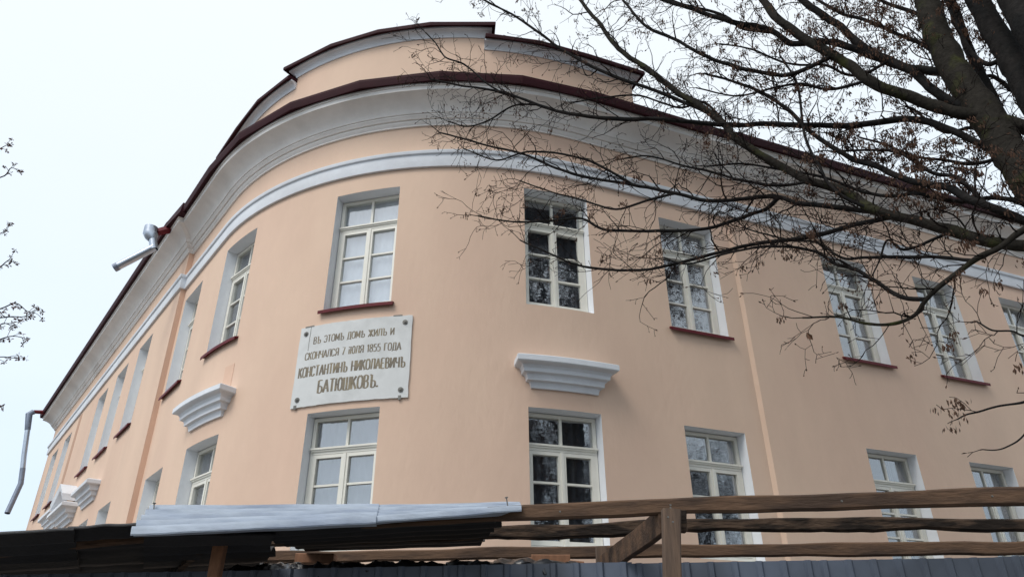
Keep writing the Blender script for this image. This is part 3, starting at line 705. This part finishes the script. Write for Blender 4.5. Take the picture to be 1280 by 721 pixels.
# ------------------------------------------------------------------ trees
def catmull(P, n):
    out = []; Q = [P[0]*2-P[1]] + P + [P[-1]*2-P[-2]]
    for i in range(1, len(Q)-2):
        p0, p1, p2, p3 = Q[i-1:i+3]
        for k in range(n):
            t = k/n; out.append(.5*((2*p1)+(p2-p0)*t+(2*p0-5*p1+4*p2-p3)*t*t+(3*p1-p0-3*p2+p3)*t**3))
    out.append(P[-1]); return out
TW = MB(); KY = MB(); BUD = MB()
def diamond(mb, p, d, L, wd, rnd):
    s = d.cross(V(rnd.uniform(-1,1), rnd.uniform(-1,1), rnd.uniform(-1,1)))
    if s.length < 1e-4: return
    s.normalize(); q = d.cross(s).normalized()*wd*.35
    a = p; b = p+d*L*.55+s*wd; c = p+d*L; e = p+d*L*.55-s*wd
    mb.quad(a, b+q, c, e+q)
def keys(mb, p, rnd, n, L=.045):
    for _ in range(n):
        o = p + V(rnd.gauss(0,.022), rnd.gauss(0,.022), -abs(rnd.gauss(0,.03)))
        d = V(rnd.gauss(0,.25), rnd.gauss(0,.25), -1).normalized(); diamond(mb, o, d, L*rnd.uniform(.7,1.3), L*.17, rnd)
def shoot(p, d, L, r, lvl, rnd, mb, keyp=0.0, budp=.5, kink=.32, dens=1.0, droop=0.0, kmb=None, minr=.0026):
    n = max(2, int(L/.075)); seg = L/n; pts = [p]; rad = [r]; cur = Vector(p); dd = Vector(d).normalized(); side = rnd.choice((-1,1))
    kids = []
    for i in range(n):
        dd = (dd + V(rnd.gauss(0,kink), rnd.gauss(0,kink), rnd.gauss(0,kink)-droop)*.55).normalized()
        cur = cur + dd*seg; pts.append(cur); rad.append(max(minr, r*(1-.72*(i+1)/n)))
        if lvl > 0 and rnd.random() < dens: kids.append((cur, dd.copy(), i))
    mb.tube(pts, rad, 3 if lvl < 2 else 4, cap=False)
    for q, t, i in kids:
        side = -side; ax = t.cross(V(rnd.gauss(0,1), rnd.gauss(0,1), rnd.gauss(0,1)))
        if ax.length < 1e-3: continue
        ax.normalize(); an = rnd.uniform(.5,1.15)*side; nd = Matrix.Rotation(an, 3, ax) @ t
        fr = 1-.55*i/n; LL = L*rnd.uniform(.22,.52)*fr
        if LL < .02: continue
        shoot(q, nd, LL, max(minr, r*.55*fr), lvl-1, rnd, mb, keyp, budp, kink, dens, droop, kmb, minr)
    if lvl <= 1:
        if rnd.random() < keyp: keys(kmb or KY, cur, rnd, rnd.randint(7,18))
        elif rnd.random() < budp: diamond(BUD, cur, dd, rnd.uniform(.02,.05), .008, rnd)

tree = empty('bare_tree', (8.4, 5.2, 0)); tag(tree, 'large bare tree with long crooked branches reaching across the house from the right', 'tree')
TOFF = Matrix.Translation(-V(8.4,5.2,0))
def tpart(mb, name, m, smooth=True, kind=None, label=None):
    o = mb.build(name, m, tree, smooth, label); o.matrix_parent_inverse = TOFF
    if kind: o['kind'] = kind
    return o
# limbs: pixel path, depth at the two ends, width in pixels at the two ends, side shoots per metre, key probability, material
LIMBS = [
 # trunks at the upper right
 ('trunk', [(1350,330),(1310,255),(1265,195),(1225,134),(1196,91),(1170,40),(1155,-10),(1120,-120)], 5.6, 6.4, 50, 22, .6, .5, BARKM),
 ('trunk', [(1390,300),(1330,190),(1285,110),(1260,67),(1222,0),(1180,-90)], 5.6, 6.0, 42, 22, .6, .5, BARK),
 ('trunk', [(1420,260),(1340,110),(1290,30),(1262,-20),(1220,-110)], 5.2, 5.5, 52, 34, .3, .3, BARK),
 # limbs leaving them
 ('branch', [(1330,185),(1280,160),(1234,145),(1189,139),(1143,123),(1091,104),(1061,81),(1021,58),(978,29),(960,9),(935,-25),(900,-70)], 5.7, 6.6, 21, 9, 2.4, .6, BARKM),
 ('branch', [(1240,165),(1212,139),(1173,119),(1143,91),(1112,76),(1082,61),(1051,34),(1006,3),(965,-35)], 5.9, 6.8, 14, 9, 2.4, .6, BARK),
 ('branch', [(1200,95),(1183,91),(1143,87),(1106,76),(1051,56),(1029,52),(990,55),(960,37),(906,25),(859,9),(827,-1),(770,-30)], 6.1, 7.4, 13, 5, 2.6, .3, BARK),
 ('branch', [(1270,200),(1244,189),(1192,165),(1155,151),(1112,151),(1060,157),(990,156),(960,155),(909,156),(823,149),(773,149),(730,145),(701,140),(672,131),(626,115),(582,108),(538,99)], 5.8, 7.6, 12, 2.6, 3.2, .04, BARK),
 ('branch', [(1360,315),(1280,307),(1240,303),(1191,289),(1149,277),(1094,262),(1060,241),(1012,226),(977,209),(924,176),(895,147),(841,111),(805,83),(773,61),(751,32),(723,-2),(700,-30)], 5.4, 7.6, 19, 4, 3.0, .05, BARKM),
 ('branch', [(895,147),(873,136),(823,115),(766,95),(715,70),(676,43),(640,18),(600,-2),(560,-30)], 6.9, 7.6, 6, 2.4, 3.4, .05, BARK),
 ('branch', [(1030,95),(990,93),(960,92),(927,86),(877,68),(845,50),(809,34),(787,11),(770,-12)], 6.4, 7.3, 7, 3.5, 3.0, .15, BARK),
 ('branch', [(1094,264),(1080,263.5),(1035,258),(994,253),(974,247),(944,246.5),(891,251.5),(844,242),(791,231),(737,222),(695,210),(655,193),(610,182),(550,166)], 6.0, 7.5, 8.5, 2.4, 3.4, .03, BARK),
 ('branch', [(974,248),(960,259),(943,266),(884,285),(822,288.5),(755,286.5),(728,273),(690,276),(640,277),(598,270)], 6.6, 7.4, 6.5, 2.2, 3.0, .03, BARK),
 ('branch', [(1120,271),(1101,274),(1060,283),(1012,296),(960,302),(928,308.5),(866,324),(800,337.5),(729,333),(690,318),(650,300)], 6.0, 7.3, 8.5, 2.2, 3.0, .03, BARK),
 ('branch', [(1340,250),(1280,287),(1247,310),(1216,326),(1180,353),(1158,374),(1143,394),(1112,405),(1082,404),(1045,396),(1003,397)], 5.2, 6.2, 11, 2.6, 2.6, .06, BARKM),
 ('branch', [(1158,374),(1125,371),(1097,353),(1073,338),(1045,330),(1015,313),(960,308),(910,316),(860,330),(830,322)], 5.6, 6.8, 7, 2.2, 3.2, .05, BARK),
 ('branch', [(1216,325),(1180,322),(1143,321),(1082,322),(1052,322),(1020,303),(985,300),(930,285)], 5.5, 6.8, 6, 2.2, 3.0, .04, BARK),
 ('branch', [(1350,305),(1280,276),(1218,252),(1184,235),(1149,229),(1115,217),(1091,206),(1060,196),(1018,169),(988,140),(960,120),(925,105),(880,92)], 5.3, 6.9, 14, 3, 2.6, .2, BARK),
 ('branch', [(1094,262),(1062,250),(1039,233),(1022,205),(1005,167),(1000,122),(992,95),(975,70)], 5.8, 6.4, 5.5, 2.8, 2.6, .12, BARK),
 ('branch', [(1340,275),(1280,253),(1245,248),(1201,252),(1149,243),(1110,245),(1080,240),(1030,222),(985,214),(930,205),(880,208)], 5.4, 6.8, 8, 2.4, 2.8, .15, BARK),
 ('branch', [(1191,289),(1165,300),(1130,312),(1110,300),(1100,322),(1090,345)], 5.6, 5.9, 5, 2, 3, .05, BARK),
 ('branch', [(1360,470),(1300,492),(1280,502),(1250,507),(1225,514),(1208,518),(1196,524)], 5.0, 5.2, 4.5, 2, .8, .8, BARK),
 ('branch', [(1360,470),(1310,500),(1280,543),(1260,558),(1245,563),(1225,562)], 5.0, 5.2, 3.5, 1.6, .3, .2, BARK),
 ('branch', [(1350,400),(1290,420),(1265,414),(1240,412),(1222,402),(1213,403)], 5.2, 5.4, 3.5, 1.8, 3.4, .1, BARK),
 ('branch', [(1240,260),(1200,225),(1165,215),(1120,190),(1080,188),(1040,190)], 6.2, 6.8, 7, 3, 3.2, .9, BARK),
 ('branch', [(1250,200),(1215,205),(1180,200),(1140,195),(1105,180),(1075,172)], 6.2, 6.6, 6, 2.6, 3.4, .9, BARK),
 ('branch', [(1196,91),(1160,60),(1120,42),(1080,25),(1045,14),(1010,-8)], 6.5, 7.0, 7, 4, 3.4, .9, BARK),
 ('branch', [(1178,60),(1150,20),(1110,5),(1075,-15)], 6.5, 7.0, 7, 4, 3.4, .9, BARK),
 ('branch', [(1262,68),(1235,80),(1210,60),(1190,20),(1180,-10)], 6.0, 6.6, 8, 4, 3.2, .8, BARK),
 ('branch', [(1340,250),(1300,215),(1275,190),(1240,120),(1215,70),(1195,15),(1180,-20)], 6.3, 7.2, 18, 10, 2.4, .6, BARK),
 ('branch', [(1330,160),(1290,135),(1262,110),(1238,95),(1205,105)], 6.4, 7.2, 10, 4, 3.2, .7, BARK),
 ('branch', [(1360,215),(1290,190),(1250,170),(1215,160),(1180,165),(1140,135)], 6.6, 7.4, 10, 3, 3, .6, BARK),
 ('branch', [(960,50),(931,36),(900,18),(845,3),(810,-18)], 6.7, 7.3, 6, 3, 3.0, .15, BARK),
 ('branch', [(909,156),(880,128),(850,135),(800,120),(755,122),(715,128)], 6.8, 7.4, 4, 2, 3.4, .03, BARK),
 ('branch', [(844,242),(810,250),(770,262),(735,252),(690,240),(650,226)], 6.9, 7.4, 4, 1.8, 3.4, .03, BARK),
 ('branch', [(790,231),(745,205),(705,193),(660,190),(620,200),(580,186)], 7.1, 7.5, 4, 1.8, 3.4, .03, BARK),
 ('branch', [(672,131),(640,133),(612,150),(585,158),(560,152)], 7.4, 7.6, 3, 1.8, 3.6, .03, BARK),
 ('branch', [(626,115),(608,104),(581,81),(557,72),(545,55),(532,41)], 7.4, 7.6, 3, 1.8, 3.2, .03, BARK),
 ('branch', [(1080,103),(1040,112),(1000,105),(960,112),(920,120),(870,110)], 6.3, 7.0, 5, 2, 3.2, .35, BARK),
 ('branch', [(1112,76),(1070,95),(1030,82),(985,80),(940,62),(900,55)], 6.3, 7.0, 5, 2, 3.2, .45, BARK),
 ('branch', [(1012,226),(975,232),(930,226),(890,215),(850,206),(810,195),(770,200)], 6.2, 7.0, 5, 2, 3.4, .05, BARK),
]
rnd = random.Random(5); PLACED = []
def proj(p):
    d = p - Vector((0,0,EYE)); zf = d.dot(fw); return 640+d.dot(rt)/zf*FPX, 360.5-d.dot(up)/zf*FPX
for (nm, px, d0, d1, w0, w1, dens, kp, mt) in LIMBS:
    n = len(px); P = []; Wd = []
    snap = None
    if nm == 'branch' and px[0][0] < 1300 and PLACED:      # a branch starts on the limb it springs from
        bq = min(PLACED, key=lambda e: hypot(e[0]-px[0][0], e[1]-px[0][1])); px = [(bq[0], bq[1])] + px[1:]; snap = bq[2].y
        dd0 = snap - d0; d1 = d1 + dd0*.5; d0 = snap
    for i, (x, y) in enumerate(px):
        k = i/(n-1); D = d0+(d1-d0)*k; p = at(x, y, D); P.append(p); Wd.append(pxr(p, w0+(w1-w0)*k)/2*(1 if nm == 'trunk' else .86))
    Q = catmull(P, 6); m = len(Q); rad = []
    thick = w0 > 12
    PLACED += [(*proj(q), q) for q in Q]
    for i, q in enumerate(Q):
        k = i/(m-1)*(n-1); j = min(n-2, int(k)); r = Wd[j]+(Wd[j+1]-Wd[j])*(k-j)
        if i not in (0, m-1) : Q[i] = q + V(noise.noise(q*5), noise.noise(q*5+V(9,0,0)), noise.noise(q*5+V(0,9,0)))*min(.02, .006+r*.25)
        rad.append(r*(1+.16*noise.noise(q*7)))
    mb = MB(); mb.tube(Q, rad, 12 if thick else 7)
    tpart(mb, nm, mt)
    # side shoots
    acc = 0.0; side = 1
    for i in range(1, m):
        acc += (Q[i]-Q[i-1]).length*dens*(3.0 if kp > .4 and w0 < 12 else 2.3)
        while acc > 1:
            acc -= 1; t = (Q[i]-Q[i-1]).normalized(); side = -side
            ax = t.cross(V(rnd.gauss(0,1), rnd.gauss(0,1), rnd.gauss(0,1)))
            if ax.length < .05: continue
            ax.normalize(); nd = Matrix.Rotation(rnd.uniform(.45,1.1)*side, 3, ax) @ t
            if nd.y > 0: nd.y *= .55
            f = i/m; L = rnd.uniform(.2,1.15)*(1-.3*f); r = min(rad[i]*.6, .0105)*rnd.uniform(.6,1)
            shoot(Q[i], nd, L*(.34 if d0 <= 5.0 and w0 < 5 else .8 if kp > .4 else 1), max(.0038, r), 2, rnd, TW, kp, kink=.46, dens=.66, droop=.02)
    shoot(Q[-1], (Q[-1]-Q[-2]), .10 if d0 <= 5.0 and w0 < 5 else .35, max(.0022, rad[-1]*.8), 2, rnd, TW, kp, kink=.46, dens=.8)
# lower trunk down to the ground, out at the right
mb = MB(); a = at(1350,330,5.6)
mb.tube(catmull([V(8.0,5.3,-.1), V(7.6,5.35,1.0), V(6.6,5.5,2.6), (a+V(.15,0,-.25))], 6), [.42,.40,.39,.38,.37,.36,.35,.34,.33,.325,.32,.315,.31,.305,.30,.295,.29,.27,.24], 14)
tpart(mb, 'trunk', BARKM)
for s_, e_ in (((1390,300,5.6),.2),((1420,260,5.2),.25),((1360,315,5.4),.1),((1360,470,5.0),.04),((1350,400,5.2),.04),((1340,250,5.2),.08)):
    p = at(*s_); mb = MB(); mb.tube(catmull([V(7.3,5.4,1.5), V(6.3,5.45,2.9).lerp(p,.4), p], 6), [e_*1.1]*7+[e_*.95]*5+[e_*.8], 8); tpart(mb, 'limb', BARK)
CRN = MB()  # unseen upper crown, spread wide and packed with keys to shade the right wing
def shade_crown(p, d, L, r, lvl, rnd):
    n = 5; pts = [p]; rad = [r]; cur = Vector(p); dd = Vector(d).normalized()
    for i in range(n):
        dd = (dd + V(rnd.gauss(0,.16), rnd.gauss(0,.16), rnd.gauss(0,.12)+.05)).normalized(); cur = cur+dd*L/n; pts.append(cur); rad.append(r*(1-.5*(i+1)/n))
        if lvl > 0 and i >= 1:
            for _ in range(2):
                ax = dd.cross(V(rnd.gauss(0,1),rnd.gauss(0,1),rnd.gauss(0,1))).normalized()
                shade_crown(cur, Matrix.Rotation(rnd.uniform(.5,1.0),3,ax) @ dd, L*rnd.uniform(.42,.62), max(.009, rad[-1]*.55), lvl-1, rnd)
    CRN.tube(pts, rad, 6 if lvl > 2 else 3, cap=False)
    if lvl <= 1:
        for q in pts[2:]: keys(KY, q + V(rnd.gauss(0,.12), rnd.gauss(0,.12), rnd.gauss(0,.12)), rnd, 7, .075)
rc = random.Random(31); top = at(1120,-120,6.4)
for d_ in ((-.75,-.25,1),(-.4,-.7,1),(-.5,.1,1.1),(.1,-.3,1),(.7,-.5,.8),(.9,.1,.9),(-.1,-.8,.9),(.5,-.9,.7)): shade_crown(top, V(*d_), 4.8, .12, 3, rc)
top = at(1220,-110,5.5)
for d_ in ((.8,-.4,.8),(1,.3,.7),(.4,-.9,.6)): shade_crown(top, V(*d_), 4.8, .14, 3, rc)
tpart(CRN, 'crown', TWIG, False)
tpart(TW, 'twigs', TWIG, False, 'stuff'); tpart(KY, 'seed_keys', KEY, False, 'stuff'); tpart(BUD, 'buds', KEY, False, 'stuff')
# two withered leaves still hanging
for x, y, D, L in ((1008,415,5.9,.09),(662,322,7.3,.09),(1150,270,5.6,.05),(1086,353,5.7,.06)):
    p = at(x,y,D); mb = MB()
    for k in range(3): diamond(mb, p, V(rnd.gauss(0,.3),rnd.gauss(0,.3),-1).normalized(), L, L*.22, rnd)
    tpart(mb, 'withered_leaf', LEAFB, False)

# second tree, only its outer twigs come into the picture at the left
t2 = empty('budding_tree', (-6.9,4.2,0)); tag(t2, 'tree at the left edge showing thin twigs with reddish brown dry clusters', 'tree')
T2 = Matrix.Translation(-V(-6.9,4.2,0)); KY2 = MB(); TW2 = MB()
T2C = catmull([V(-6.9,4.2,-.1),V(-6.8,4.3,1.8),V(-6.5,4.6,3.6),V(-6.3,4.9,5.6),V(-6.4,5.0,8.4),V(-6.3,5.1,10.5)],5)
mb = MB(); mb.tube(T2C, [.17-.0064*i for i in range(26)], 10); o = mb.build('trunk', BARK, t2, True); o.matrix_parent_inverse = T2
rnd = random.Random(8)
TWL = [[(-120,260),(-40,210),(0,186),(10,181)], [(-60,225),(0,222),(14,210),(26,216)], [(-120,340),(-40,310),(0,292),(9,288)], [(-60,340),(-10,338),(8,327),(14,322)],
       [(-140,440),(-50,400),(0,386),(20,379),(36,390),(50,386)], [(-100,420),(-30,402),(10,396),(28,396),(38,392)], [(-110,470),(-40,440),(0,424),(18,420),(34,424)], [(-90,480),(-30,452),(0,446),(22,448)], [(-60,420),(-10,410),(5,404),(16,408)], [(-80,530),(-20,512),(2,508)]]
for px in TWL:
    Q = catmull([at(x,y,5.0+.002*x) for x, y in px], 5); mb = MB(); m = len(Q); mb.tube(Q, [.007-.005*i/(m-1) for i in range(m)], 6); o = mb.build('branch', BARK, t2, True); o.matrix_parent_inverse = T2
    p = Q[0]; mb = MB(); h = min(T2C, key=lambda c: abs(c.z-(p.z-.7))); mb.tube(catmull([h, h.lerp(p,.5)+V(0,0,.1), p], 5), [.02-.0008*i for i in range(11)], 6); o = mb.build('branch', BARK, t2, True); o.matrix_parent_inverse = T2
    for i in range(m//3, m):
        if i % 2 == 0 or i == m-1:
            t = (Q[i]-Q[i-1]).normalized(); d = (t + V(rnd.gauss(0,.6),rnd.gauss(0,.3),rnd.gauss(0,.6))).normalized()
            q = Q[i] + d*rnd.uniform(.03,.09) if i < m-1 else Q[i]
            TW2.tube([Q[i], Q[i].lerp(q,.5)+V(0,0,.006), q], .0022, 3, cap=False)
            for _ in range(rnd.randint(7,13)):
                e = V(rnd.gauss(0,1),rnd.gauss(0,1),rnd.gauss(0,1)-.3).normalized(); diamond(KY2, q+e*.004, e, rnd.uniform(.014,.030), .0055, rnd)
for mb, nm, mt in ((TW2,'twigs',TWIG),(KY2,'dry_clusters',KEYR)):
    o = mb.build(nm, mt, t2); o.matrix_parent_inverse = T2; o['kind'] = 'stuff'

# bare trees across the street; the window panes mirror them
BT = MB(); BTT = MB(); rnd = random.Random(21)
def crown(p, d, L, r, lvl):
    n = 5; pts = [p]; rad = [r]; cur = Vector(p); dd = Vector(d).normalized()
    for i in range(n):
        dd = (dd + V(rnd.gauss(0,.16), rnd.gauss(0,.16), rnd.gauss(0,.12)+.05)).normalized(); cur = cur+dd*L/n; pts.append(cur); rad.append(r*(1-.5*(i+1)/n))
        if lvl > 0 and i >= 1:
            for _ in range(2 if rnd.random() < .6 else 1):
                ax = dd.cross(V(rnd.gauss(0,1),rnd.gauss(0,1),rnd.gauss(0,1))).normalized(); nd = Matrix.Rotation(rnd.uniform(.5,1.1),3,ax) @ dd
                crown(cur, nd, L*rnd.uniform(.4,.62), max(.0055, rad[-1]*.5), lvl-1)
    BTT.tube(pts, rad, 6 if lvl > 2 else 3, cap=False)
BT.tube([V(0,0,-.1),V(.05,0,2),V(0,.1,4.2)], [.30,.25,.22], 10)
for k in range(6):
    a_ = k*1.05; crown(V(0,.1,3.2+.25*k), V(cos(a_)*.75, sin(a_)*.75, .9), 4.6, .13, 4)
crown(V(0,.1,4.2), V(0,0,1), 6.0, .2, 4)
tm = BT.mesh('trunk', True); cm = BTT.mesh('crown'); tm.materials.append(BARK); cm.materials.append(TWIG)
for i, (x, y, s, rz) in enumerate(((4.5,-9.5,1.15,0),(9.5,-8,1.2,2),(14,-11,1.25,4),(19,-6.5,1.2,1),(25,-9,1.3,3),(32,-7,1.3,5))):
    o = empty('street_tree', (x,y,0)); o.rotation_euler = (0,0,rz); o.scale = (s,s,s)
    tag(o, 'tall bare tree across the street, mirrored in the window panes', 'tree', 'bare trees across the street')
    link('trunk', tm, None, o); link('crown', cm, None, o)
